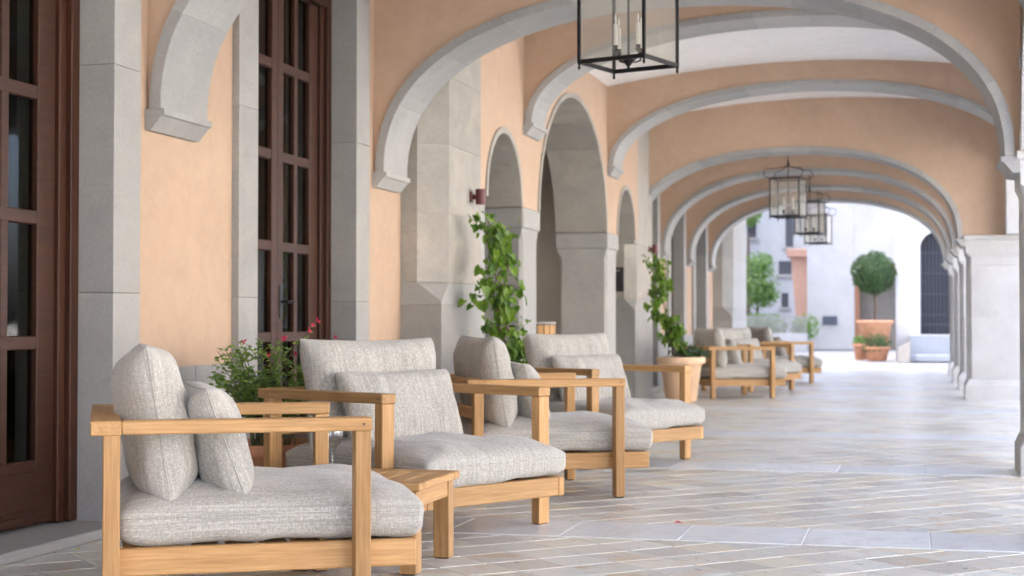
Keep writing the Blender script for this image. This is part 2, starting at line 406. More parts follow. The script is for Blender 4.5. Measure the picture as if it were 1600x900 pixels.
def vis(t):
    q = proj(t[0], t[1])
    return q and -20 < q[0] < 1620 and 500 < q[1] < 925 and t[0] > -3.4 and t[0] < .75
def hidden(t):     # under the near chairs
    q = proj(t[0], t[1]); return q[0] < 590 and q[0] > 170
def size(t): return t[3]/proj(t[0], t[1])[2]**3
near = sorted([t for t in tiles if vis(t) and not hidden(t)], key=size, reverse=True)[:285]; ids = set(id(t) for t in near)
for t in near:
    m = MB(); tile_into(m, t[2], (rnd.random()-.5)*.001); m.build('floor_tile', 'tile', floor)
m = MB()
for t in tiles:
    if id(t) not in ids: tile_into(m, t[2], (rnd.random()-.5)*.001)
tag(m.build('floor_tile_field', 'tile', floor), kind='stuff')
for bi, (y0, y1) in enumerate(BANDS):
    x = -3.56
    while x < 1.5:
        x1 = x+.52
        m = MB(); m.box(x+.002, x1-.002, y0+.003, y1-.003, -.012, .002, .002); m.build('band_slab', 'marble', floor); x = x1

# ---------------------------------------------------------------- ceiling and the storey above
CEIL = 3.56
m = MB()
N = 20; xs = [-3.6+5.2*i/N for i in range(N+1)]
def vz(x): return 3.46+.22*(1-((x+1.0)/2.3)**2)
m.loft([[(x, 10.2, vz(x)) for x in xs]+[(x, 10.2, vz(x)+.05) for x in xs[::-1]], [(x, 19.6, vz(x)) for x in xs]+[(x, 19.6, vz(x)+.05) for x in xs[::-1]]])
tag(m.build('ceiling', 'ceil', smooth=False), kind='structure')
m = MB(); m.box(-7.2, 1.4, -5, 10.2, CEIL, CEIL+.05); m.box(-7.2, 1.4, 19.6, 28.6, CEIL, CEIL+.05); m.box(-7.2, -3.6, 10.2, 19.6, CEIL, CEIL+.05)
tag(m.build('ceiling', 'ceil'), kind='structure')
up = thing('upper_storey', (-3, 12, 3.78), 'peach upper storey of the building above the gallery', 'building')  # unseen storey kept low so sun clears it to the courtyard ground
m = MB(); m.box(-9, 1.62, -5, 31, 3.78, 4.6, .01); m.build('wall', 'peach', up)
m = MB(); m.box(-9.3, 1.9, -5.3, 31.3, 4.6, 4.75, .01); m.build('cornice', 'stone', up)
m = MB(); m.loft([[(-9.6, -5.6, 4.75), (2.2, -5.6, 4.75), (2.2, 31.6, 4.75), (-9.6, 31.6, 4.75)], [(-4.2, -2, 6), (-3.4, -2, 6), (-3.4, 28, 6), (-4.2, 28, 6)]]); m.build('roof', 'roof', up)
# unseen buildings added for their effect on the light
def block(name, label, x0, x1, y0, y1, h, mat, face, nw, rows):
    b = thing(name, ((x0+x1)/2, (y0+y1)/2, 0), label, 'building')
    MB().box(x0, x1, y0, y1, 0, h, .02).build('wall', mat, b); MB().box(x0-.3, x1+.3, y0-.3, y1+.3, h, h+.25, .02).build('roof', 'roof', b)
    for r_ in range(rows):
        for k in range(nw):
            y = y0+(y1-y0)*(k+.5)/nw; z = 1.0+r_*3.1; xx = x0 if face < 0 else x1
            wd = MB().box(xx-.03, xx+.03, y-.5, y+.5, z, z+1.6, .005).build('window', 'bdark', b); MB().box(xx-.12, xx+.12, y-.6, y+.6, z-.1, z-.002, .01).build('sill', 'stone', wd)
block('bounce_building', 'unseen pale building at right, added to bounce sunlight into the gallery', 15, 22, -12, 30, 6.5, 'bwhite2', -1, 10, 2)  # added reflector: its sunlit wall throws light into the gallery
block('shade_building', 'unseen tall building at left, added to shade the plaza', -24, -12.5, 22, 80, 23, 'bwhite2', 1, 10, 5)  # added blocker, tall enough to keep sun off the plaza

# ---------------------------------------------------------------- left wall
def blocks(parent, poly, zs, mat='stone', name='stone_block', g=.0007):
    for a, b in zip(zs[:-1], zs[1:]): MB().prism(poly, a+g, b-g).build(name, mat, parent)
def make_door(parent, y0, y1, ztop, z0=.05, simple=False):
    """double mahogany leaf door in the opening, front at x = -3.6"""
    d = MB(); xf = -3.60; fw = .13
    d.box(xf-.10, xf, y0+.002, y0+fw*.55, z0, ztop-.002); d.box(xf-.12, xf-.025, y0+fw*.55, y0+fw, z0, ztop-.06)
    d.box(xf-.10, xf, y1-fw*.55, y1-.002, z0, ztop-.002); d.box(xf-.12, xf-.025, y1-fw, y1-fw*.55, z0, ztop-.06)
    d.box(xf-.10, xf, y0+fw*.55, y1-fw*.55, ztop-.08, ztop-.002)
    door = d.build('door', 'mahog', parent)
    ya, yb = y0+fw, y1-fw; mid = (ya+yb)/2
    for (a, b) in ((ya, mid-.002), (mid+.002, yb)):
        st = .14 if (a == ya) else .085; st2 = .085 if (a == ya) else .14; mu = .055; xl0, xl1 = xf-.095, xf-.045
        rows = [(.336, .81), (.87, 1.35), (1.41, 1.89), (1.95, 2.43), (2.49, 2.94)]
        lf = MB(); lf.box(xl0, xl1, a, a+st, z0+.01, ztop-.085); lf.box(xl0, xl1, b-st2, b, z0+.01, ztop-.085)
        zz = [(z0+.01, .336)]+[(rows[i][1], rows[i+1][0]) for i in range(4)]+[(2.94, ztop-.085)]
        for (p, q) in zz: lf.box(xl0+.003, xl1-.003, a+st, b-st2, p, q)
        cy = (a+st+b-st2)/2
        lf.box(xl0+.004, xl1-.004, cy-mu/2, cy+mu/2, .336, 2.94)
        lf.box(xl1-.003, xl1+.006, a+.03, b-.03, z0+.02, z0+.055)
        lf.box(xl1-.004, xl1+.004, a+st-.01, b-st2+.01, .125, .29)
        leaf = lf.build('leaf', 'mahogy', door)
        for (p, q) in rows:
            for (c0, c1) in ((a+st, cy-mu/2), (cy+mu/2, b-st2)):
                MB().box(xl0+.02, xl0+.026, c0-.004, c1+.004, p-.004, q+.004, .001).build('glass_pane', 'pane', door)
    if not simple:
        h = MB(); h.tube([(xf-.045, mid+.05, 1.05), (xf-.0, mid+.05, 1.05), (xf+.0, mid+.16, 1.05)], .009, 8); h.box(xf-.046, xf-.038, mid+.025, mid+.075, .95, 1.15); h.build('handle', 'iron', door)
    return door
def wall_section(ya, yb, doors, label, far=False):
    w = thing('gallery_wall', (XL, ya, 0), label, 'wall')
    ops = [(a, b) for a, b in doors]; y = ya; DT = 3.02; sw = .25
    for (a, b) in ops+[(yb, yb)]:
        if a-sw > y or a == yb:
            e = a-sw if a != yb else yb
            if e-y > .05:
                MB().box(XL-.45, XL, y, e, 0, CEIL+.1, .002).build('plaster_panel', 'peach', w)
                # stone skirting in slabs
                s = y+.002
                while s < e-.02:
                    t = min(e-.002, s+.62); MB().box(XL-.01, XL+.022, s, t-.003, .0, .712, .005).build('skirting_slab', 'stone', w); s = t
        if a == yb: break
        for (p, q) in ((a-sw, a), (b, b+sw)):
            for z0, z1 in ((0, 1.06), (1.06, 2.08), (2.08, DT)):
                MB().box(XL-.45, XL+.04, p+.001, q-.001, z0+.0007, z1-.0007, .0025).build('jamb_stone', 'stone', w)
        MB().box(XL-.45, XL+.04, a-sw+.001, b+sw-.001, DT+.0015, DT+.28, .006).build('lintel_stone', 'stone', w)
        MB().box(XL-.45, XL, a-sw, b+sw, DT+.282, CEIL+.1, .002).build('plaster_panel', 'peach', w)
        MB().box(XL-.40, -3.345, a-.12, b+.05, 0, .045, .008).build('threshold', 'stone', w)
        make_door(w, a, b, DT, simple=far)
        rm = MB(); rm.box(-4.75, -4.70, a-.6, b+.6, 0, DT+.3); rm.build('dark_room', 'dark_room', w)  # dark panel stands in for the unlit room behind the glass
        rm = MB(); rm.box(-4.70, XL-.46, a-.65, a-.6, 0, DT+.3); rm.box(-4.70, XL-.46, b+.6, b+.65, 0, DT+.3); rm.box(-4.75, XL-.46, a-.6, b+.6, DT+.3, DT+.34); rm.box(-4.70, XL-.46, a-.6, b+.6, .0, .02)
        rm.build('room_lining', 'dark_room', w)
        y = b+sw
    return w
wall_section(-5, 10.468, [(1.445, 3.145), (4.60, 6.30), (7.89, 9.45)], 'peach wall with brown double doors behind the nearest chairs')
wall_section(19.98, 28.5, [(20.5, 21.8), (23.1, 24.45), (25.85, 27.2)], 'far peach wall with doors behind the farthest chairs', True)

# projecting centre wall with three arched openings
def center_wall(xf, xb, mirror, label):
    w = thing('arched_wall', (xf, 15.05, 0), label, 'wall')
    top = CEIL+.1; sg = -1 if mirror else 1; dep = abs(xb-xf)
    mp = LY
    ops = [(11.62, 12.80, 1.90, .60, 2.0, 5), (13.38, 16.62, 1.90, 1.26, 2.0, 9), (17.20, 18.40, 1.90, .60, 2.0, 5)]
    m = MB()
    for (a, b, zs, rise, n, k) in ops:
        c = (a+b)/2; o = curve(c, (b-a)/2, rise, zs, n)
        arched(m, o, top, xf, xb, mp)
    for (a, b) in ((11.50, 11.62), (12.80, 13.38), (16.62, 17.20), (18.40, 18.62)):
        m.add([mp(a, 1.90, xf), mp(b, 1.90, xf), mp(b, top, xf), mp(a, top, xf), mp(a, 1.90, xb), mp(b, 1.90, xb), mp(b, top, xb), mp(a, top, xb)], [(0, 1, 2, 3), (7, 6, 5, 4), (0, 4, 5, 1)])
    m.build('plaster', 'peach', w)
    for (a, b, zs, rise, n, k) in ops:
        c = (a+b)/2; o = curve(c, (b-a)/2+.002, rise+.002, zs, n); i = curve(c, (b-a)/2-.05, rise-.05, zs, n)
        d0, d1 = (xf+.015*sg, xb-.01*sg)
        voussoirs(w, i, o, min(d0, d1), max(d0, d1), mp, k, 'tan' if not mirror else 'vous')
    def ring(x0, x1, y0, y1, c, z):
        return [(x0+c, y0, z), (x1-c, y0, z), (x1, y0+c, z), (x1, y1-c, z), (x1-c, y1, z), (x0+c, y1, z), (x0, y1-c, z), (x0, y0+c, z)]
    x0, x1 = min(xf, xb), max(xf, xb)
    for (a, b) in ((12.80, 13.38), (16.62, 17.20)):      # stone piers with impost
        MB().box(x0-.02, x1+.02, a-.02, b+.02, 1.72, 1.898, .012).build('impost', 'stone', w)
        MB().loft([ring(x0+.02, x1-.0, a+.02, b-.02, .03, .22), ring(x0+.02, x1-.0, a+.02, b-.02, .03, 1.62), ring(x0, x1, a, b, .004, 1.70), ring(x0, x1, a, b, .004, 1.72)]).build('pier_shaft', 'stone', w)
        MB().box(x0-.01, x1+.02, a-.01, b+.01, 0, .22, .012).build('plinth', 'stone', w)
    # chamfered corner pilasters
    def pil(y0, y1, ch, zlo, zhi):
        f = xf; bk = xb-(.0 if mirror else .0); c = ch*sg
        def poly(cc): return [(f-cc*sg, y0), (f, y0+cc), (f, y1), (bk, y1), (bk, y0)]
        zs = [0, .55, 1.05]
        for a, b in zip(zs[:-1], zs[1:]): MB().prism(poly(.003), a+.0007, b-.0007).build('pilaster_stone', 'stone', w)
        MB().loft([[(x, y, 1.0515) for x, y in poly(.003)], [(x, y, 1.075) for x, y in poly(.003)], [(x, y, 1.208) for x, y in poly(ch)]]).build('pilaster_stone', 'stone', w)
        zs = [1.21, 1.70, 2.19, 2.68, 3.17, top] if zhi is None else [1.21, 1.70, zhi]
        for a, b in zip(zs[:-1], zs[1:]): MB().prism(poly(ch), a+.0007, b-.0007).build('pilaster_stone', 'tan', w)
    pil(10.47, 11.50, .18, 1.07, None); pil(18.402, 19.72, .13, 1.07, 1.86)
    MB().prism([(xf, 18.62), (xf, 19.72), (xb, 19.72), (xb, 18.62)], 1.862, top).build('pilaster_stone', 'tan', w)
    MB().box(x0, x1, 18.38, 18.62, 1.864, 1.898, .006).build('impost', 'stone', w)
    MB().box(x0+.001, x1-.001, 11.50, 11.62, 0, 1.898, .004).build('jamb_stone', 'stone', w)
    return w
cw = center_wall(XC, -3.72, False, 'projecting wall with three arched openings, left of the walkway')
co = thing('colonnade_open_for_light', (1.35, 15, 0), 'slender stone columns and beam on the courtyard side, unseen, made open to let light in', 'colonnade')  # unseen columns, made slender so more daylight enters the middle bay
for yc_ in (13.11, 16.91):
    MB().lathe([(.2, 0), (.24, 0), (.24, .14), (.19, .18), (.165, .24), (.15, 2.32), (.2, 2.38), (.22, 2.42), (.22, 2.5), (.1, 2.5)], (1.375, yc_, 0), 32).build('column', 'white_stone', co)
    MB().box(1.152, 1.60, yc_-.24, yc_+.24, 2.502, 2.85, .01).build('block', 'white_stone', co)
MB().box(1.152, 1.60, 10.42, 19.44, 2.853, CEIL+.1, .01).build('beam', 'white_stone', co)
MB().box(1.10, 1.36, 19.20, 19.44, 1.963, 2.852, .006).build('end_block', 'white_stone', co)
MB().box(1.10, 1.36, 10.42, 10.62, 1.963, 2.852, .006).build('end_block', 'white_stone', co)
# passage behind the left arches
pw = thing('passage_walls', (-6.4, 15, 0), 'taupe plaster passage seen through the three left arches', 'wall')
m = MB(); m.box(-6.6, -6.4, 10.3, 19.9, 0, CEIL+.1, .002); m.build('back_wall', 'taupe', pw)
m = MB(); m.box(-6.4, -3.73, 10.3, 10.5, 0, CEIL+.1, .002); m.build('end_wall', 'taupe', pw)
m = MB(); m.box(-6.4, -3.73, 19.0, 19.2, 0, CEIL+.1, .002); m.build('end_wall', 'taupe', pw)
m = MB(); m.box(-6.38, -4.4, 17.35, 17.45, 0, CEIL+.1, .004); m.build('partition', 'taupe', pw)
# end pilaster of the gallery
ew = thing('end_pilaster', (XL, 29, 0), 'chamfered pale stone pilaster ending the left wall beside the bright plaza', 'pilaster')
def epoly(cc): return [(-3.12-cc, 28.5), (-3.12, 28.5+cc), (-3.12, 31.0), (-3.9, 31.0), (-3.9, 28.5)]
MB().prism(epoly(.003), 0, .95).build('pilaster_stone', 'stone', ew)
MB().loft([[(x, y, .951) for x, y in epoly(.003)], [(x, y, 1.03) for x, y in epoly(.003)], [(x, y, 1.20) for x, y in epoly(.18)]]).build('pilaster_stone', 'stone', ew)
for a, b in ((1.201, 1.6), (1.601, 2.1), (2.103, 2.8), (2.803, 3.76)): MB().prism(epoly(.18), a, b).build('pilaster_stone', 'stone', ew)

# ---------------------------------------------------------------- transverse arches
def corbel(parent, x_wall, sgn, y0, y1, z, proj_=.105, h=.10):
    m = MB(); w = x_wall
    def r(y): return [(w-.01*sgn, y, z), (w+proj_*sgn, y, z), (w+proj_*sgn, y, z-.03), (w+(proj_-.015)*sgn, y, z-.035), (w+.03*sgn, y, z-h), (w-.01*sgn, y, z-h)]
    m.loft([r(y0), r(y1)]); m.build('corbel', 'vous', parent)
def t_arch(y0, kind, label, nv=11):
    t = thing('transverse_arch', (-1.4, y0, 0), label, 'arch', 'stone edged arches across the gallery')
    y1 = y0+ATH; e = .02
    if kind == 'std':
        c, a, b, zs, n = -1.416, 1.975, 1.10, 1.93, 2.3; xw = XL; xr = XR
    else:
        c, a, b, zs, n = -1.01, 2.09, .80, 2.62, 2.1; xw = XC; xr = XRO
    inn = curve(c, a, b, zs, n, 64); out = curve(c, a+.06, b+.055, zs, n, 64)
    voussoirs(t, inn, out, y0, y1, TX, nv)
    m = MB(); top = CEIL+.2 if kind == 'std' else 3.74
    sp = curve(c, a+.055, b+.05, zs, n, 64)
    # straight pieces from the ring to the walls
    sp = [(xw-.01, zs-.0)]+sp+[(xr+.01 if kind == 'std' else xr+.02, zs)]
    if y0 > 19.4 and y0 < 19.6: sp += [(xr+.011, 1.962), (XRO+.02, 1.962)]
    arched(m, sp, top, y0+e, y1-e, TX); m.build('spandrel', 'peach', t)
    corbel(t, xw, 1, y0-.008, y1+.008, zs-.002, a+c*-1+0 if False else (c-a)-xw+.02)
    corbel(t, xr, -1, y0-.008, y1+.008, zs-.002, xr-(c+a)+.02)
    return t
t_arch(.40, 'std', 'arch above the camera, behind the viewer'); t_arch(3.55, 'std', 'arch just above the camera, before the nearest door')
t_arch(6.67, 'std', 'arch over the nearest chair, its corbel beside the first brown door')
t_arch(9.87, 'std', 'arch with corbel between the second brown door and the chamfered pilaster')
t_arch(12.86, 'mid', 'high arch springing between the small and large left openings')
t_arch(16.66, 'mid', 'high arch springing between the large opening and the small one with the dark plaque')
t_arch(19.47, 'std', 'arch at the climbing plant in its visible tan pot'); t_arch(22.2, 'std', 'arch just beyond the first of the far lanterns')
t_arch(24.95, 'std', 'next to last arch before the plaza'); t_arch(27.7, 'std', 'last arch of the gallery, framing the bright plaza')

# ---------------------------------------------------------------- right piers and side arches
def ring8(x0, x1, y0, y1, c, z): return [(x0+c, y0, z), (x1-c, y0, z), (x1, y0+c, z), (x1, y1-c, z), (x1-c, y1, z), (x0+c, y1, z), (x0, y1-c, z), (x0, y0+c, z)]
def pier(y0, label):
    p = thing('stone_pier', (.95, y0+.26, 0), label, 'pier', 'stone piers on the courtyard side')
    x0, x1, a, b = XR, 1.36, y0, y0+.53; i = .03
    MB().loft([ring8(x0, x1, a, b, .004, 0), ring8(x0, x1, a, b, .004, .17), ring8(x0+i, x1-i, a+i, b-i, .02, .245)]).build('plinth', 'white_stone', p)
    for z0, z1 in ((.247, .98), (.982, 1.60)):
        MB().loft([ring8(x0+i, x1-i, a+i, b-i, .05, z0), ring8(x0+i, x1-i, a+i, b-i, .05, z1)]).build('shaft_stone', 'white_stone', p)
    MB().loft([ring8(x0+i, x1-i, a+i, b-i, .05, 1.602), ring8(x0+i, x1-i, a+i, b-i, .05, 1.70), ring8(x0+.01, x1-.01, a+.01, b-.01, .004, 1.76), ring8(x0+.01, x1-.01, a+.01, b-.01, .004, 1.90), ring8(x0-.01, x1+.01, a-.01, b+.01, .004, 1.915), ring8(x0-.01, x1+.01, a-.01, b+.01, .004, 1.96)]).build('capital', 'white_stone', p)
    return p
for y, lb in ((.4, 'pier beside the camera'), (3.55, 'pier just right of the camera, out of view'), (6.68, 'pier right of the nearest chairs, out of view'),
              (9.86, 'nearest pier, a sliver at the right edge of the view'), (19.45, 'wide white stone pier with chamfered shaft, fully seen at right'),
              (22.2, 'second slim-looking pier behind the wide white pier'), (24.95, 'third pier behind the wide white pier'), (27.7, 'farthest pier, at the edge of the plaza')): pier(y, lb)
def side_arch(ya, yb, label):
    s = thing('side_arch', (.95, (ya+yb)/2, 1.96), label, 'arch', 'arches between the courtyard piers')
    c = (ya+yb)/2; a = (yb-ya)/2; i = curve(c, a-.06, .98, 1.962, 2.2); o = curve(c, a, 1.05, 1.962, 2.2)
    voussoirs(s, i, o, .65, 1.30, LY, 9, 'white_stone')
    m = MB(); oo = [(ya-.27, 1.962)]+curve(c, a-.004, 1.045, 1.962, 2.2)+[(yb+.255, 1.962)]
    arched(m, oo, CEIL+.1, .67, 1.28, LY); m.build('spandrel', 'peach', s)
for (a, b, lb) in ((.93, 3.55, 'side arch beside the camera'), (4.08, 6.68, 'side arch right of the nearest chair, out of view'), (7.21, 9.86, 'side arch ending at the nearest pier, a pale sliver at the right edge'),
                   (19.98, 22.2, 'side arch behind the wide white pier'), (22.73, 24.95, 'side arch between the second and third far piers'), (25.48, 27.7, 'side arch nearest the plaza')): side_arch(a, b, lb)

# ---------------------------------------------------------------- lounge chairs
def sgn(x): return -1 if x < 0 else 1
def cushion(w, d, t, box, seed, n=30, pinch=.05, crown=.3, wr=.008):
    """closed cushion, local x = width, y = height, z = thickness; box = 1 gives a boxed seat pad, 0 a knife-edge pillow"""
    m = MB(); uv = []; p = 6 if box else 5.0; ex = .34 if box else .46
    vs = []; idx = {}
    def warp(k): x = -1+2*k/n; return sgn(x)*(1-(1-abs(x))**1.5)
    for side in (1, -1):
        for i in range(n+1):
            for j in range(n+1):
                u, v = warp(i), warp(j)
                edge = i in (0, n) or j in (0, n)
                if side == -1 and edge: continue
                bot = box and side == -1
                th = (max(0, 1-abs(u)**(14 if bot else p))*max(0, 1-abs(v)**(14 if bot else p)))**(.25 if bot else ex)
                if not bot: th *= 1-crown+crown*math.sqrt(max(0, (1-u*u)*(1-v*v)))
                x = w/2*u*(1-pinch*(1-v*v)*abs(u)); y = d/2*v*(1-pinch*(1-u*u)*abs(v))
                if box:
                    r = .08     # round the plan corners
                    cx_, cy_ = max(0, abs(u)-(1-r)), max(0, abs(v)-(1-r)); q = math.hypot(cx_, cy_)
                    if q > r: k = r/q; x *= ((1-r)+cx_*k)/max(1e-6, abs(u)); y *= ((1-r)+cy_*k)/max(1e-6, abs(v))
                nz = noise.noise(Vector((x*5+seed*7.1, y*5, seed*3.3+side)))*wr*1.4+noise.noise(Vector((x*14+seed, y*11, side*2.0)))*wr*.7
                # radiating creases near the corners
                cr = abs(u*v)**3; nz += math.sin(math.atan2(y, x)*26+seed)*wr*.9*cr*(1-max(abs(u), abs(v))**8)
                z = side*(t/2*th)+nz*min(1, th*1.4)
                idx[side, i, j] = len(vs); vs.append((x, y, z)); q_ = t/2-side*z; uv.append((x+sgn(u)*abs(u)**6*q_, y+sgn(v)*abs(v)**6*q_))
    def I(s, i, j): return idx[1, i, j] if (i in (0, n) or j in (0, n)) else idx[s, i, j]
    F = []
    for i in range(n):
        for j in range(n):
            F.append((I(1, i, j), I(1, i+1, j), I(1, i+1, j+1), I(1, i, j+1)))
            F.append((I(-1, i, j), I(-1, i, j+1), I(-1, i+1, j+1), I(-1, i+1, j)))
    m.add(vs, F); m.uv = uv
    pp = []
    for i in range(n): pp.append(vs[I(1, i, 0)])
    for i in range(n): pp.append(vs[I(1, n, i)])
    for i in range(n, 0, -1): pp.append(vs[I(1, i, n)])
    for i in range(n, 0, -1): pp.append(vs[I(1, 0, i)])
    s = MB(); rings = []; N = len(pp)
    for k in range(N):
        a = Vector(pp[k]); dd = (Vector(pp[(k+1) % N])-Vector(pp[k-1])).normalized(); o = Vector((dd.y, -dd.x, 0))
        rings.append([tuple(a+o*(.0022*math.cos(q)+.0003)+Vector((0, 0, .0022*math.sin(q)))) for q in (0, 1.57, 3.14, 4.71)])
    rings.append(rings[0]); s.loft(rings, caps=False); s.uv = [(x, y) for x, y, z in s.v]
    return m, s
def make_chair():
    c = thing('lounge_chair', (0, 0, 0), '', 'armchair', 'teak lounge chairs along the left wall')
    for sy in (1, -1):
        a, b = sorted((sy*.435, sy*.512)); MB().box(.092, .856, a, b, .588, .63, .004).build('armrest', 'woodx', c)
        MB().box(.825, .833, min(sy*.5105, sy*.5125), max(sy*.5105, sy*.5125), .605, .613, .0005).build('screw_plug', 'bark', c)
        a, b = sorted((sy*.440, sy*.508)); p = MB().box(.803, .853, a, b, .006, .5875, .003).build('front_post', 'woodz', c)
        MB().box(.808, .848, a+.006, b-.006, 0, .006, .001).build('foot_pad', 'rubber', p)
        p = MB().box(.038, .088, a, b, .006, .5875, .003).build('back_post', 'woodz', c)
        MB().box(.043, .083, a+.006, b-.006, 0, .006, .001).build('foot_pad', 'rubber', p)
        a, b = sorted((sy*.400, sy*.438)); MB().box(.04, 1.012, a, b, .15, .235, .004).build('side_rail', 'woodx', c)
    MB().box(0, .0915, -.512, .512, .586, .63, .004).build('back_rail', 'woody', c)
    MB().box(.052, .084, -.439, .439, .42, .48, .004).build('lower_back_rail', 'woody', c)
    MB().box(.974, 1.0115, -.3995, .3995, .151, .2345, .004).build('front_rail', 'woody', c)
    MB().box(.042, .078, -.3995, .3995, .151, .2345, .004).build('rear_rail', 'woody', c)
    for k in range(8): MB().box(.10+k*.108, .18+k*.108, -.3995, .3995, .205, .228, .003).build('seat_slat', 'woody', c)
    m, s = cushion(.865, .965, .185, True, 1, 40, .012, .25, .010)
    sc = m.build('seat_cushion', 'fabric', c, off=(0, 0, 0), smooth=True)
    sc.rotation_euler = (0, 0, R(-90)); sc.location = (.562, 0, .326)
    q = s.build('seam', 'fabric', sc, off=(0, 0, 0), smooth=True)
    m, s = cushion(.80, .50, .225, False, 4, 40, .05, .14, .017)
    bc = m.build('back_cushion', 'fabric', c, off=(0, 0, 0), smooth=True)
    bc.rotation_euler = (R(81), 0, R(90)); bc.location = (.205, 0, .605)
    s.build('seam', 'fabric', bc, off=(0, 0, 0), smooth=True)
    return c
chair0 = make_chair()
pm, ps = cushion(.68, .37, .175, False, 9, 36, .05, .14, .015)
pillow_me = pm.mesh('lumbar_pillow', 'fabric', smooth=True); pseam = ps.mesh('seam', 'fabric', smooth=True)
def place_chair(px, py, lx, ly, deg, label, plabel, pil=(.42, 0, .525, 70, 0), first=False):
    a = R(deg); X = px-(lx*math.cos(a)-ly*math.sin(a)); Y = py-(lx*math.sin(a)+ly*math.cos(a))
    c = chair0 if first else copy_tree(chair0)
    c.location = (X, Y, 0); c.rotation_euler = (0, 0, a); c['label'] = label
    o = bpy.data.objects.new('lumbar_pillow', pillow_me); COL.objects.link(o)
    tag(o, plabel, 'pillow', 'small pillows on the lounge chairs')
    mw = Matrix.Translation((X, Y, 0)) @ Matrix.Rotation(a, 4, 'Z') @ Matrix.Translation((pil[0], pil[1], pil[2])) @ Matrix.Rotation(R(90+pil[4]), 4, 'Z') @ Matrix.Rotation(R(pil[3]), 4, 'X')
    o.matrix_world = mw
    q = bpy.data.objects.new('seam', pseam); COL.objects.link(q); q.parent = o
    return c
place_chair(-2.386, 4.246, 0, -.512, 29, 'nearest teak lounge chair, seen from its side at lower left', 'small woven pillow on the nearest chair', (.395, -.05, .545, 70, 3), True)
place_chair(-2.12, 6.154, .856, -.512, -30, 'teak lounge chair facing the side table, second from the camera', 'wide pillow on the chair facing the side table', (.40, 0, .53, 70, 0))
place_chair(-1.50, 8.19, .828, -.474, 28, 'third teak lounge chair, side-on behind the chair facing the side table', 'pillow on the third chair, seen edge-on', (.42, 0, .53, 70, -2))
place_chair(-1.948, 9.712, .856, -.512, -30, 'fourth teak lounge chair, just before the tan pot with climbing plant', 'pillow on the fourth chair before the tan pot', (.40, 0, .53, 70, 0))
place_chair(-1.62, 19.2, .828, -.474, 27, 'first of the far chairs, side-on right of the tan pot', 'pillow on the side-on far chair right of the tan pot', (.42, 0, .53, 68, 0))
place_chair(-1.53, 21.5, .94, .36, -30, 'middle of the three far lounge chairs', 'pillow on the middle far chair', (.40, 0, .53, 70, 0))
place_chair(-1.45, 24.1, .828, -.474, 27, 'farthest lounge chair, against the bright plaza', 'pillow on the farthest chair', (.42, 0, .53, 70, 0))

# ---------------------------------------------------------------- side table and wine glass
tb = thing('side_table', (-2.0, 5.72, 0), 'low square teak side table between the two nearest chairs', 'table')
tx0, tx1, ty0, ty1 = -2.27, -1.735, 5.46, 5.985
for (x, y) in ((tx0+.02, ty0+.02), (tx1-.085, ty0+.02), (tx0+.02, ty1-.085), (tx1-.085, ty1-.085)):
    p = MB().box(x, x+.065, y, y+.065, .004, .309, .003).build('leg', 'woodz', tb)
    MB().box(x+.006, x+.059, y+.006, y+.059, 0, .004, .001).build('foot_pad', 'rubber', p)
for (a, b, c, d) in ((tx0+.085, tx1-.086, ty0+.025, ty0+.05), (tx0+.085, tx1-.086, ty1-.05, ty1-.025)): MB().box(a, b, c, d, .245, .309).build('apron', 'woodx', tb)
for (a, b, c, d) in ((tx0+.025, tx0+.05, ty0+.086, ty1-.086), (tx1-.05, tx1-.025, ty0+.086, ty1-.086)): MB().box(a, b, c, d, .245, .309).build('apron', 'woody', tb)
MB().box(tx0, tx1, ty0, ty0+.07, .310, .34).build('top_board', 'woodx', tb); MB().box(tx0, tx1, ty1-.07, ty1, .310, .34).build('top_board', 'woodx', tb)
k = 6; w_ = (tx1-tx0)/k
for i in range(k): MB().box(tx0+i*w_+.0015, tx0+(i+1)*w_-.0015, ty0+.071, ty1-.071, .311, .3395).build('top_board', 'woody', tb)
m = MB(); prof = [(.001, 0), (.034, 0), (.034, .002), (.006, .006), (.004, .02), (.004, .085), (.012, .095), (.032, .115), (.041, .145), (.040, .17), (.033, .20), (.0315, .20), (.0385, .17), (.0395, .145), (.0305, .117), (.010, .098), (.001, .097)]
g = m.lathe(prof, (-2.19, 5.77, .3405), 32).build('wine_glass', 'wglass', None, off=(0, 0, 0), smooth=True)
tag(g, 'clear stemmed wine glass standing on the low side table', 'glass')

# ---------------------------------------------------------------- plants
def leaf_into(mb, p, nrm, up, L, W, fold=.25, heart=False):
    n = Vector(nrm).normalized(); u = Vector(up); u = (u-n*u.dot(n)).normalized(); s = u.cross(n)
    p = Vector(p); mb.tone = rnd.random()*.98+.01
    if heart:
        pr = [(0, 0), (.42, -.14), (.50, .25), (.30, .68), (0, 1)]
        pts = [p]; c1 = p+u*L*.45+n*(-fold*W*.3)
        left = [p+s*W*x+u*L*y+n*fold*W*x for x, y in pr[1:-1]]; right = [p-s*W*x+u*L*y+n*fold*W*x for x, y in pr[1:-1]]; tip = p+u*L-n*L*.12
        mb.add([p]+left+[tip]+right[::-1]+[c1], [(0, 1, 2, 8), (2, 3, 4, 8), (4, 5, 6, 8), (6, 7, 0, 8)])
    else:
        mb.add([p, p+s*W*.5+u*L*.45+n*fold*W, p+u*L, p-s*W*.5+u*L*.45+n*fold*W], [(0, 1, 2), (0, 2, 3)])
def rv(): return Vector((rnd.gauss(0, 1), rnd.gauss(0, 1), rnd.gauss(0, 1))).normalized()
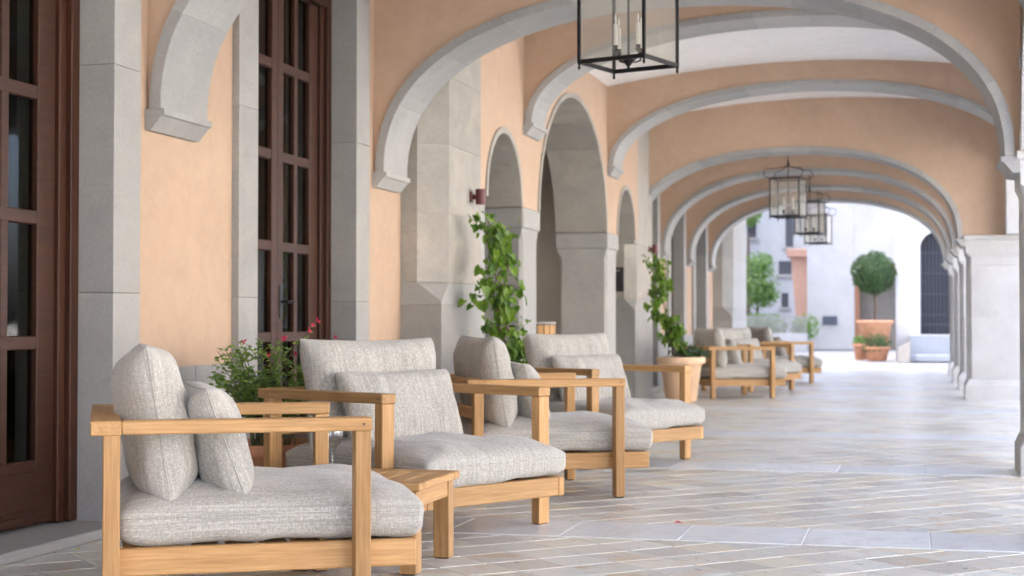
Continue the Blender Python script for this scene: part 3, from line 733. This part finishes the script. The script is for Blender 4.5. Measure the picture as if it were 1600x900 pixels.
def pot(parent, c, rt, rb, h, mat, rim=.03, name='pot', rh=.17):
    m = MB(); m.lathe([(rb*.2, 0), (rb, 0), (rb+(rt-rb)*(1-rh), h*(1-rh-.01)), (rt+.004, h*(1-rh)), (rt+rim*.7, h*(1-rh*.85)), (rt+rim, h*(1-rh*.7)), (rt+rim, h*.985), (rt+rim*.6, h), (rt-.012, h), (rt-.02, h*.9), (.01, h*.9)], c, 40)
    p = m.build(name, mat, parent, smooth=True)
    s = MB(); s.lathe([(.01, h*.9), (rt-.022, h*.9), (rt-.03, h*.905), (.01, h*.925)], c, 24); s.build('soil', 'soil', p, smooth=True); return p
# flowering plant
sx, sy = -2.98, 7.0
fp = thing('flowering_plant', (sx, sy, 0), 'bushy green plant with pink flowers in a terracotta bowl behind the nearest chair', 'plant')
pot(fp, (sx, sy, 0), .25, .17, .355, 'terra', .02)
st = MB(); fo = MB(); tips = []
for k in range(46):
    a = rnd.uniform(0, 2*math.pi); r0 = rnd.uniform(0, .13); sp = rnd.uniform(.05, .26); H = rnd.uniform(.26, .52)
    p0 = Vector((sx+r0*math.cos(a), sy+r0*math.sin(a), .32)); p1 = p0+Vector((sp*math.cos(a), sp*math.sin(a), H))
    mid = p0.lerp(p1, .5)+Vector((math.cos(a)*-.03, math.sin(a)*-.03, .05)); pts = [p0, p0.lerp(mid, .6)+rv()*.008, mid, mid.lerp(p1, .6)+rv()*.008, p1]
    st.tube(pts, [.0035, .003, .0026, .002, .0012], 5); tips.append((p1, a))
    for q in range(46):
        t = rnd.uniform(.22, 1); i = min(3, int(t*4)); P = pts[i].lerp(pts[i+1], t*4-i)+rv()*.012
        d = (rv()+Vector((math.cos(a)*.4, math.sin(a)*.4, .4))).normalized()
        leaf_into(fo, P+d*.008, (rv()*.7+Vector((0, 0, 1))), d, rnd.uniform(.024, .044), rnd.uniform(.016, .026), .2)
flw = [((-2.80, 6.93), .93), ((-2.66, 6.78), .965)]
fl_pts = []
for (u, v) in ((490, 505), (497, 500), (482, 516), (445, 527), (443, 530), (382, 535), (419, 555), (462, 552), (524, 526)):
    # flower positions spread on a vertical plane through the pot
    a_ = (u-800)/2444; b_ = (503-v)/2444; d_ = 7.45+rnd.uniform(-.12, .12)
    X = a_*d_; fx = X*math.cos(.249)-d_*math.sin(.249); fy = X*math.sin(.249)+d_*math.cos(.249); fl_pts.append(Vector((fx, fy, CAM_H+b_*d_)))
for P in fl_pts:
    b0 = Vector((sx+rnd.uniform(-.06, .06), sy+rnd.uniform(-.06, .06), .55)); pm_ = b0.lerp(P, .55)+Vector((0, 0, .04))
    st.tube([b0, b0.lerp(pm_, .5)+rv()*.01, pm_, pm_.lerp(P, .6)+rv()*.006, P], [.002, .0018, .0015, .0012, .0009], 5)
    for q in range(7):
        t = rnd.uniform(.1, .75); Q = pm_.lerp(P, t); leaf_into(fo, Q, rv()+Vector((0, 0, .8)), rv(), .022, .013, .2)
    f = MB()
    for q in range(5): leaf_into(f, P+rv()*.003, rv(), rv()+Vector((.3, -.5, -.2)), .018, .012, .3)
    f.build('flower', 'flower', fp)
st.build('stems', 'stem', fp); fo.build('foliage', 'salvia', fp)
# climbing vines
def heart_mesh():
    m = MB(); leaf_into(m, (0, 0, 0), (0, 0, 1), (0, 1, 0), 1, 1, .22, True); m.tone = .5; m.t = [.5]*len(m.t); return m.mesh('leaf', 'vine')
hm = heart_mesh()
def vine(x, y, label, single, pot_h, prt, lean=0):
    t = thing('climbing_plant', (x, y, 0), label, 'plant', 'climbing plants in pots by the pilasters')
    pot(t, (x, y, 0), prt, prt*.72, pot_h, 'terra2', .035)
    s = MB(); pth = []
    for k in range(3):
        pts = []
        for i in range(9):
            z = pot_h*.9+(1.66-pot_h*.9)*i/8*(1-.08*k); pts.append((x+.05*math.sin(i*1.3+k*2)-.10*i/8+lean*min(1, i/4), y+.06*math.cos(i*1.1+k*2.1)-.10*(i/8), z))
        s.tube(pts, [.012-.001*i for i in range(9)], 6); pth.append(pts)
    s.build('stem', 'bark', t)
    fo = MB(); nl = 430; cnt = 0; tw = MB()
    shoots = []
    for k in range(15):      # side shoots that carry the leaves, so that gaps show between them
        h = (k+.5)/15; a = k*2.4+rnd.uniform(-.4, .4); w = (.08 if h < .2 else .155 if h < .8 else .08)*rnd.uniform(.6, 1.3)
        b0 = Vector((x-.10*h+.03*math.sin(h*9)+lean*min(1, h*2.2), y-.06-.1*h+.04*math.cos(h*7), .60+1.02*h))
        b1 = b0+Vector((math.cos(a)*w, math.sin(a)*w, rnd.uniform(-.05, .09))); shoots.append((b0, b1)); tw.tube([b0, b0.lerp(b1, .5)+Vector((0, 0, .02)), b1], [.004, .003, .0015], 5)
    for (b0, b1) in ((Vector((x-.05+lean, y-.1, .78)), Vector((x+.12+lean, y+.08, .70))), (Vector((x-.09+lean, y-.14, 1.5)), Vector((x-.20+lean, y-.26, 1.70)))):
        shoots.append((b0, b1)); tw.tube([b0, b0.lerp(b1, .5), b1], [.003, .0025, .0015], 5)
    tw.build('twigs', 'stem', t)
    while cnt < nl:
        b0, b1 = shoots[rnd.randrange(len(shoots))]; q = rnd.random()**.8
        P = b0.lerp(b1, q)+Vector((rnd.gauss(0, .032), rnd.gauss(0, .032), rnd.gauss(0, .04)))
        a = rnd.uniform(0, 2*math.pi); nr = Vector((math.cos(a)*.7+.55, math.sin(a)*.7-.5, .35))+rv()*.45; upv = Vector((rnd.gauss(0, .45), rnd.gauss(0, .45), -1)); L = rnd.uniform(.034, .082)*(1-.35*max(0, (P.z-1.45)/.25))
        if single and L > .055 and cnt < 430:
            n = nr.normalized(); u = (upv-n*upv.dot(n)).normalized(); sv = u.cross(n)
            o = bpy.data.objects.new('leaf', hm); COL.objects.link(o); o.parent = t
            o.matrix_local = Matrix.Translation(P-t.location) @ Matrix((sv, u, n)).transposed().to_4x4() @ Matrix.Scale(L, 4)
        else: leaf_into(fo, P, nr, upv, L, L*.95, .22, True)
        cnt += 1
    fo.build('foliage', 'vine', t)
    return t
vine(-2.83, 11.12, 'leafy climbing plant rising behind the third chair, below the nearer wall light', True, .46, .27)
v2 = vine(-2.60, 18.25, 'leafy climbing plant in a tan pot left of the far chairs', False, .52, .25, -.17)
fo = MB()
for k in range(260):
    P = Vector((-2.50, 18.32, .50))+Vector((rnd.gauss(0, .09), rnd.gauss(0, .09), abs(rnd.gauss(0, .07)))); leaf_into(fo, P, rv()+Vector((0, 0, .5)), rv()+Vector((0, 0, .5)), .06, .03)
tag(fo.build('underplanting', 'box', v2), kind='stuff')

# ---------------------------------------------------------------- wall lights, plaque, bin
def sconce(x, y, z, label):
    s = thing('wall_light', (x, y, z), label, 'lamp', 'dark red cylinder wall lights')
    MB().lathe([(.02, -.058), (.036, -.058), (.038, -.054), (.038, .054), (.036, .058), (.028, .058), (.026, .045), (.02, .045)], (x+.075, y, z), 28).build('cylinder_shade', 'sconce', s, smooth=False)
    MB().box(x, x+.014, y-.035, y+.035, z-.04, z+.04).build('back_plate', 'sconce', s); MB().box(x+.014, x+.042, y-.015, y+.015, z-.018, z+.018).build('arm', 'sconce', s)
sconce(XC, 11.22, 1.86, 'dark red cylinder wall light on the nearer chamfered pilaster'); sconce(XC, 19.45, 1.84, 'dark red cylinder wall light above the tan pot plant')
pq = thing('wall_plaque', (-3.38, 18.39, 1.45), 'small dark plaque with pale lines in the narrow far arch', 'sign')
MB().box(-3.48, -3.30, 18.372, 18.400, 1.29, 1.58, .002).build('panel', 'dark', pq)
for (a, b, z) in ((-3.44, -3.345, 1.535), (-3.46, -3.42, 1.42), (-3.46, -3.40, 1.385), (-3.46, -3.41, 1.352)): MB().box(a, b, 18.369, 18.3718, z, z+.012, .0005).build('print_line', 'print', pq)
bn = thing('waste_bin', (-3.28, 13.72, 0), 'slatted wooden bin with a dark top in the large arched opening', 'bin')
for k in range(18):
    a = 2*math.pi*k/18; cx_, cy_ = -3.28+.175*math.cos(a), 13.72+.175*math.sin(a); tx_, ty_ = -math.sin(a)*.027, math.cos(a)*.027; nx, ny = math.cos(a)*.012, math.sin(a)*.012
    MB().prism([(cx_-tx_-nx, cy_-ty_-ny), (cx_+tx_-nx, cy_+ty_-ny), (cx_+tx_+nx, cy_+ty_+ny), (cx_-tx_+nx, cy_-ty_+ny)], .03, .90).build('slat', 'woodz', bn)
MB().lathe([(.02, .01), (.16, .01), (.16, .91), (.02, .91)], (-3.28, 13.72, 0)).build('liner', 'iron', bn)
MB().lathe([(.12, .912), (.19, .912), (.195, .92), (.19, .928), (.12, .928)], (-3.28, 13.72, 0)).build('lid_ring', 'print', bn)

# ---------------------------------------------------------------- lanterns
def make_lantern():
    t = thing('hanging_lantern', (0, 0, 0), '', 'lantern', 'iron and glass lanterns along the walkway'); h = .1865; H = .50; b = .008
    for sx_ in (-1, 1):
        for sy_ in (-1, 1):
            MB().box(sx_*h-b, sx_*h+b, sy_*h-b, sy_*h+b, .0, H, .002).build('corner_post', 'iron', t)
            MB().lathe([(.002, -.03), (.006, -.026), (.008, -.018), (.005, -.008), (.009, -.001)], (sx_*h, sy_*h, 0), 10).build('finial', 'iron', t)
            pts = []
            for k in range(15):
                q = k/14; a = -1.9+q*4.0; r = .05
                pts.append((h*sx_*(1+.0)+sx_*(r*math.cos(a)+.012), h*sy_+sy_*(r*math.cos(a)+.012), H+.055+r*math.sin(a)*1.2))
            e = pts[-1]; pts += [(e[0]*.6, e[1]*.6, H+.125), (sx_*.02, sy_*.02, H+.15)]
            MB().tube(pts, .0055, 6).build('scroll', 'iron', t)
    for z0 in (.0, H-.022):
        for s_ in (-1, 1):
            MB().box(-h+b, h-b, s_*h-.006, s_*h+.006, z0, z0+.022, .001).build('rail', 'iron', t); MB().box(s_*h-.006, s_*h+.006, -h+b, h-b, z0, z0+.022, .001).build('rail', 'iron', t)
    for s_ in (-1, 1):
        MB().box(-h+b, h-b, s_*h-.0015, s_*h+.0015, .022, H-.022, .0004).build('glass_pane', 'lglass', t); MB().box(s_*h-.0015, s_*h+.0015, -h+b, h-b, .022, H-.022, .0004).build('glass_pane', 'lglass', t)
    r = MB(); r.lathe([(.003, -.02), (.009, -.014), (.006, -.004), (.02, .012), (.034, .03), (.014, .045), (.006, .06), (.006, H+.15), (.02, H+.152), (.016, H+.18), (.012, H+.22), (.006, H+.23), (.006, 1.42), (.045, 1.42), (.05, 1.44)], (0, 0, 0), 14); r.build('centre_rod', 'iron', t)
    for k in range(4):
        a = math.pi/4+k*math.pi/2+.35; x, y = .082*math.cos(a), .082*math.sin(a)
        MB().tube([(0, 0, .035), (x*.5, y*.5, .022), (x*.95, y*.95, .035), (x, y, .07)], .004, 6).build('candle_arm', 'iron', t)
        cd = MB().lathe([(.002, .095), (.0105, .095), (.0105, .205), (.008, .208), (.003, .215), (.006, .235), (.001, .262)], (x, y, 0), 12).build('candle', 'candle', t)
        MB().lathe([(.004, .06), (.011, .068), (.018, .078), (.011, .082), (.0135, .098)], (x, y, 0), 12).build('candle_cup', 'iron', cd)
    return t
lan = make_lantern()
for i, (x, y, rz, lb) in enumerate(((-1.40, 7.945, -18, 'nearest hanging lantern, cut by the top of the view'), (-1.485, 20.05, -11, 'hanging lantern with scrolled crown, first of the far row'),
                                    (-1.46, 24.0, -11, 'middle hanging lantern of the far row of three'), (-1.50, 27.0, -11, 'farthest hanging lantern, against the bright plaza'))):
    o = lan if i == 0 else copy_tree(lan); o.location = (x, y, 2.25); o.rotation_euler = (0, 0, R(rz)); o['label'] = lb

# ---------------------------------------------------------------- small litter
def bit(name, x, y, z, mat, label, L, W):
    m = MB(); leaf_into(m, (x, y, z+.004), (.1, -.2, 1), (rnd.gauss(0, 1), rnd.gauss(0, 1), .1), L, W, .3); m.tone = .5; m.t = [.5]*len(m.t)
    leaf = m.build(name, mat, None, off=(0, 0, 0)); return tag(leaf, label, name.split('_')[-1])
bit('fallen_petal', -1.06, 7.19, .002, 'petal', 'red petal lying on the pale marble band', .045, .02)
bit('fallen_leaf', -3.28, 5.72, .002, 'yleaf', 'tiny yellow leaf by the door threshold, farthest left', .03, .018)
bit('fallen_leaf', -3.20, 5.90, .002, 'yleaf', 'tiny yellow leaf by the threshold, middle one', .035, .016)
bit('fallen_leaf', -3.02, 5.98, .002, 'yleaf', 'tiny yellow leaf nearest the chair post', .03, .015)

# ---------------------------------------------------------------- plaza beyond the gallery
def at(u, v, y):
    a = (u-800)/2444; th = .249; d = 1.0
    X, Y = a*math.cos(th)-math.sin(th), a*math.sin(th)+math.cos(th); k = y/Y
    return X*k, CAM_H+(503-v)/2444*k
def wx(u, y): return at(u, 0, y)[0]
def wz(u, v, y): return at(u, v, y)[1]
# long white wall with arched doorway
YB = 53.0
wb = thing('white_building', (wx(1330, YB), YB, 0), 'tall bright white building with arched brown doorway behind the topiary', 'building')
xl_, xd0, xd1, xr_ = wx(1261, YB), wx(1335, YB), wx(1412, YB), wx(1500, YB)
zdo = wz(1365, 406, YB); cxd = (xd0+xd1)/2; hw = (xd1-xd0)/2
m = MB(); m.box(xl_, xd0, YB, YB+6, 0, 9, .01); m.box(xd1, xr_+6, YB, YB+6, 0, 9, .01); cc_ = curve(cxd, hw, .75, zdo-.75, 2)
arched(m, cc_, 9, YB, YB+6, TX); m.build('wall', 'bwhite', wb)
MB().box(xl_-.3, xr_+6.3, YB-.3, YB+6.3, 9, 9.3, .02).build('roof_edge', 'stone', wb)
i_ = curve(cxd, hw-.16, .75-.16, zdo-.75, 2); pts_i = [(cxd-hw+.16, 0)]+i_+[(cxd+hw-.16, 0)]; pts_o = [(cxd-hw, 0)]+curve(cxd, hw, .75, zdo-.75, 2)+[(cxd+hw, 0)]
m = MB(); m.loft([[(p[0], YB+.05, p[1]), (p[0], YB+.3, p[1]), (q[0], YB+.3, q[1]), (q[0], YB+.05, q[1])] for p, q in zip(pts_i, pts_o)]); m.build('door_frame', 'door_brown', wb)
m = MB(); m.box(xd0, xd1, YB+1.2, YB+1.3, 0, zdo); m.build('door_recess', 'tan', wb)
x, z = at(1285, 507, YB); x2, z2 = at(1308, 494, YB); MB().box(x, x2, YB-.06, YB-.004, z, z2, .005).build('plaque', 'bluedark', wb)
# grille-window building on the right
YG = 39.6
gb = thing('grille_building', (wx(1450, YG), YG, 0), 'white building with dark iron-grilled arched window at the right of the plaza', 'building')
g0, g1 = wx(1438, YG), wx(1490, YG); zs_, zt_ = wz(1460, 525, YG), wz(1460, 362, YG); cg = (g0+g1)/2; hg = (g1-g0)/2
xw0 = wx(1399, YG)
m = MB(); m.box(xw0, g0, YG, YG+8, 0, 9, .01); m.box(g1, 7, YG, YG+8, 0, 9, .01); m.box(g0+.001, g1-.001, YG+.002, YG+7.9, 0, zs_, .01)
arched(m, curve(cg, hg, hg, zt_-hg, 2), 9, YG, YG+8, TX); m.build('wall', 'bwhite', gb)
MB().box(xw0-.3, 7.3, YG-.3, YG+8.3, 9, 9.3, .02).build('roof_edge', 'stone', gb)
MB().box(g0-.02, g1+.02, YG+.5, YG+.56, zs_-.1, zt_+.1).build('window_glass', 'bdark', gb)
wg = MB(); wg.box(g0, g1, YG+.2, YG+.24, zs_+.25, zs_+.29); wi = wg.build('window_grille', 'grille', gb)
for k in range(9):
    x = g0+(g1-g0)*(k+.5)/9; zz_ = zt_-hg+math.sqrt(max(0, hg*hg-(x-cg)**2)); MB().box(x-.013, x+.013, YG+.19, YG+.216, zs_, zz_, .003).build('grille_bar', 'grille', wi)
for q in range(1, 5):
    z = zs_+(zt_-zs_)*q/5; MB().box(g0, g1, YG+.217, YG+.24, z-.015, z+.015, .003).build('grille_bar', 'grille', wi)
bs = thing('stone_steps', (wx(1460, 38), 38, 0), 'pale stone base block under the iron-grilled window', 'steps')
MB().box(wx(1421, 37.6), 4, 37.6, 38.098, 0, .16, .02).build('step', 'bluestone', bs); MB().box(wx(1421, 38.0), 4, 38.1, YG-.003, 0, .62, .02).build('step', 'bluestone', bs)
bl = MB(); xx = wx(1402, 37.5); bl.loft([[(xx, 37.3, 0), (xx+.28, 37.3, 0), (xx+.28, 37.9, 0), (xx, 37.9, 0)], [(xx+.02, 37.3, .33), (xx+.28, 37.3, .47), (xx+.28, 37.9, .47), (xx+.02, 37.9, .33)]])
tag(bl.build('stone_block', 'tan'), 'sloped grey stone block at the left end of the steps under the grille', 'stone')
# left: house, tower, fence
YH = 64.0
hb = thing('white_house', (wx(1215, YH), YH, 0), 'far white house with small dark windows, left side of the plaza', 'building')
m = MB(); m.box(wx(1050, YH), wx(1262, YH), YH, YH+7, 0, 11, .02); m.build('wall', 'bwhite', hb)
MB().box(wx(1050, YH)-.4, wx(1262, YH)+.4, YH-.4, YH+7.4, 11, 11.3).build('roof', 'roof', hb)
for (u0, u1, v0, v1) in ((1228, 1240, 318, 386), (1217, 1237, 408, 429), (1221, 1232, 458, 480), (1168, 1182, 340, 371), (1190, 1200, 330, 360)):
    if u0 == 1190: continue
    x0, z1 = at(u0, v0, YH); x1, z0 = at(u1, v1, YH); wdw = MB().box(x0, x1, YH-.03, YH+.05, z0, z1, .005).build('window', 'bdark', hb)
    MB().box(x0-.1, x1+.1, YH-.12, YH-.002, z0-.12, z0-.004, .01).build('sill', 'stone', wdw)
tw = thing('peach_tower', (wx(1248, 58), 58, 0), 'peach plaster corner block with a projecting ledge beside the white house', 'building')
x0, x1 = wx(1241, 58), wx(1268, 58); zt = wz(1248, 402, 58)
MB().loft([[(wx(1247, 58), 58, 0), (x1, 58, 0), (x1, 60, 0), (wx(1247, 58), 60, 0)], [(wx(1236, 58), 58, zt), (x1, 58, zt), (x1, 60, zt), (wx(1236, 58), 60, zt)]]).build('wall', 'bpeach', tw)
MB().box(wx(1230, 58), x1+.1, 57.8, 60.2, zt, zt+.3, .02).build('ledge', 'bpeach', tw)
YF = 50.0
fe = thing('picket_fence', (wx(1215, YF), YF, 0), 'thin metal railing on a low white wall below the far house', 'fence')
xa, xb_ = wx(1140, YF), wx(1261, YF); zf0, zf1 = wz(1215, 521, YF), wz(1215, 496, YF)
MB().box(xa, xb_, YF-.1, YF+.2, 0, zf0, .01).build('base_wall', 'bwhite', fe)
nb = 34
for k in range(nb): x = xa+(xb_-xa)*(k+.5)/nb; MB().box(x-.018, x+.018, YF-.0, YF+.03, zf0, zf1, .002).build('bar', 'stone', fe)
MB().box(xa, xb_, YF-.002, YF+.035, zf1, zf1+.03, .003).build('top_rail', 'stone', fe)
def crown(mb, c, r, n, L, shell=.55, sq=(1, 1, 1)):
    for k in range(n):
        d = rv(); q = r*(shell+(1-shell)*rnd.random()**.5)*(1+.22*noise.noise(d*2.3+Vector(c))+.10*noise.noise(d*7+Vector(c)))
        P = Vector(c)+Vector((d.x*q*sq[0], d.y*q*sq[1], d.z*q*sq[2])); leaf_into(mb, P, d+rv()*.8, rv(), L*rnd.uniform(.7, 1.3), L*.6)
hx = thing('clipped_hedge', (wx(1195, 51.5), 51.5, 0), 'low dark green shrub behind the far railing', 'hedge')
m = MB()
for (u, r) in ((1172, .5), (1184, .5), (1198, .45), (1210, .4), (1252, .3), (1259, .45)): crown(m, (wx(u, 51.5), 51.5, wz(u, 512, 51.5)), r, 260, .13)
m.build('foliage', 'treel', hx); MB().box(wx(1165, 51.5), wx(1262, 51.5), 51.3, 51.7, 0, .5).build('planter', 'stone', hx)
tr = thing('young_tree', (wx(1184, 52), 52, 0), 'fresh green tree against the far white house', 'tree')
m = MB(); crown(m, (wx(1182, 52), 52, wz(0, 455, 52)), .75, 900, .12, .2); crown(m, (wx(1188, 52), 52, wz(0, 425, 52)), .5, 450, .12, .2); crown(m, (wx(1193, 52), 52, wz(0, 465, 52)), .45, 600, .12, .2); m.build('crown', 'treel', tr)
MB().tube([(wx(1181, 52), 52, 0), (wx(1182, 52), 52, .8), (wx(1184, 52), 52.05, 1.8)], [.07, .06, .03], 7).build('trunk', 'bark', tr)
t2 = thing('back_tree', (wx(1172, 62), 62, 0), 'bit of bright green tree at upper left of the plaza', 'tree')
m = MB(); crown(m, (wx(1170, 62), 62, wz(0, 352, 62)), .55, 900, .14, .2); m.build('crown', 'treel', t2); MB().tube([(wx(1169, 62), 62, 0), (wx(1169, 62), 62.1, 2.5), (wx(1170, 62), 62, 4.4)], [.1, .09, .04], 7).build('trunk', 'bark', t2)
# topiary
ty = 39.5; tx = wx(1367, ty)
tp = thing('topiary_tree', (tx, ty, 0), 'round clipped topiary ball on a bare stem in a large terracotta pot', 'tree')
m = MB(); zc = wz(0, 437, ty); crown(m, (tx-.03, ty, zc), .53, 5200, .055, .75); m.build('crown', 'box', tp)
m = MB(); m.lathe([(.02, -.40), (.25, -.34), (.38, -.12), (.40, .08), (.30, .28), (.12, .38), (.02, .4)], (tx-.03, ty, zc), 16); m.build('inner_foliage', 'box', tp)
MB().tube([(tx, ty, .8), (tx+.01, ty, 1.2), (tx-.01, ty, zc)], [.035, .03, .03], 8).build('trunk', 'bark', tp)
pot(tp, (tx, ty, 0), .41, .27, wz(0, 501, ty), 'terra3', .035, rh=.08)
def small_pot(u, y, r, h, lb, mat, n=700, L=.06):
    x = wx(u, y); t = thing('small_pot', (x, y, 0), lb, 'pot'); pot(t, (x, y, 0), r, r*.75, h, 'terra', .025)
    m = MB(); crown(m, (x, y, h+.05), r*1.2, n, L, .3, (1, 1, .8)); m.build('foliage', mat, t)
small_pot(1370, 38.4, .29, .33, 'small terracotta pot with a green mound before the topiary', 'box')
small_pot(1343, 39.0, .15, .40, 'small terracotta pot at the left foot of the topiary pot', 'treel', 300)
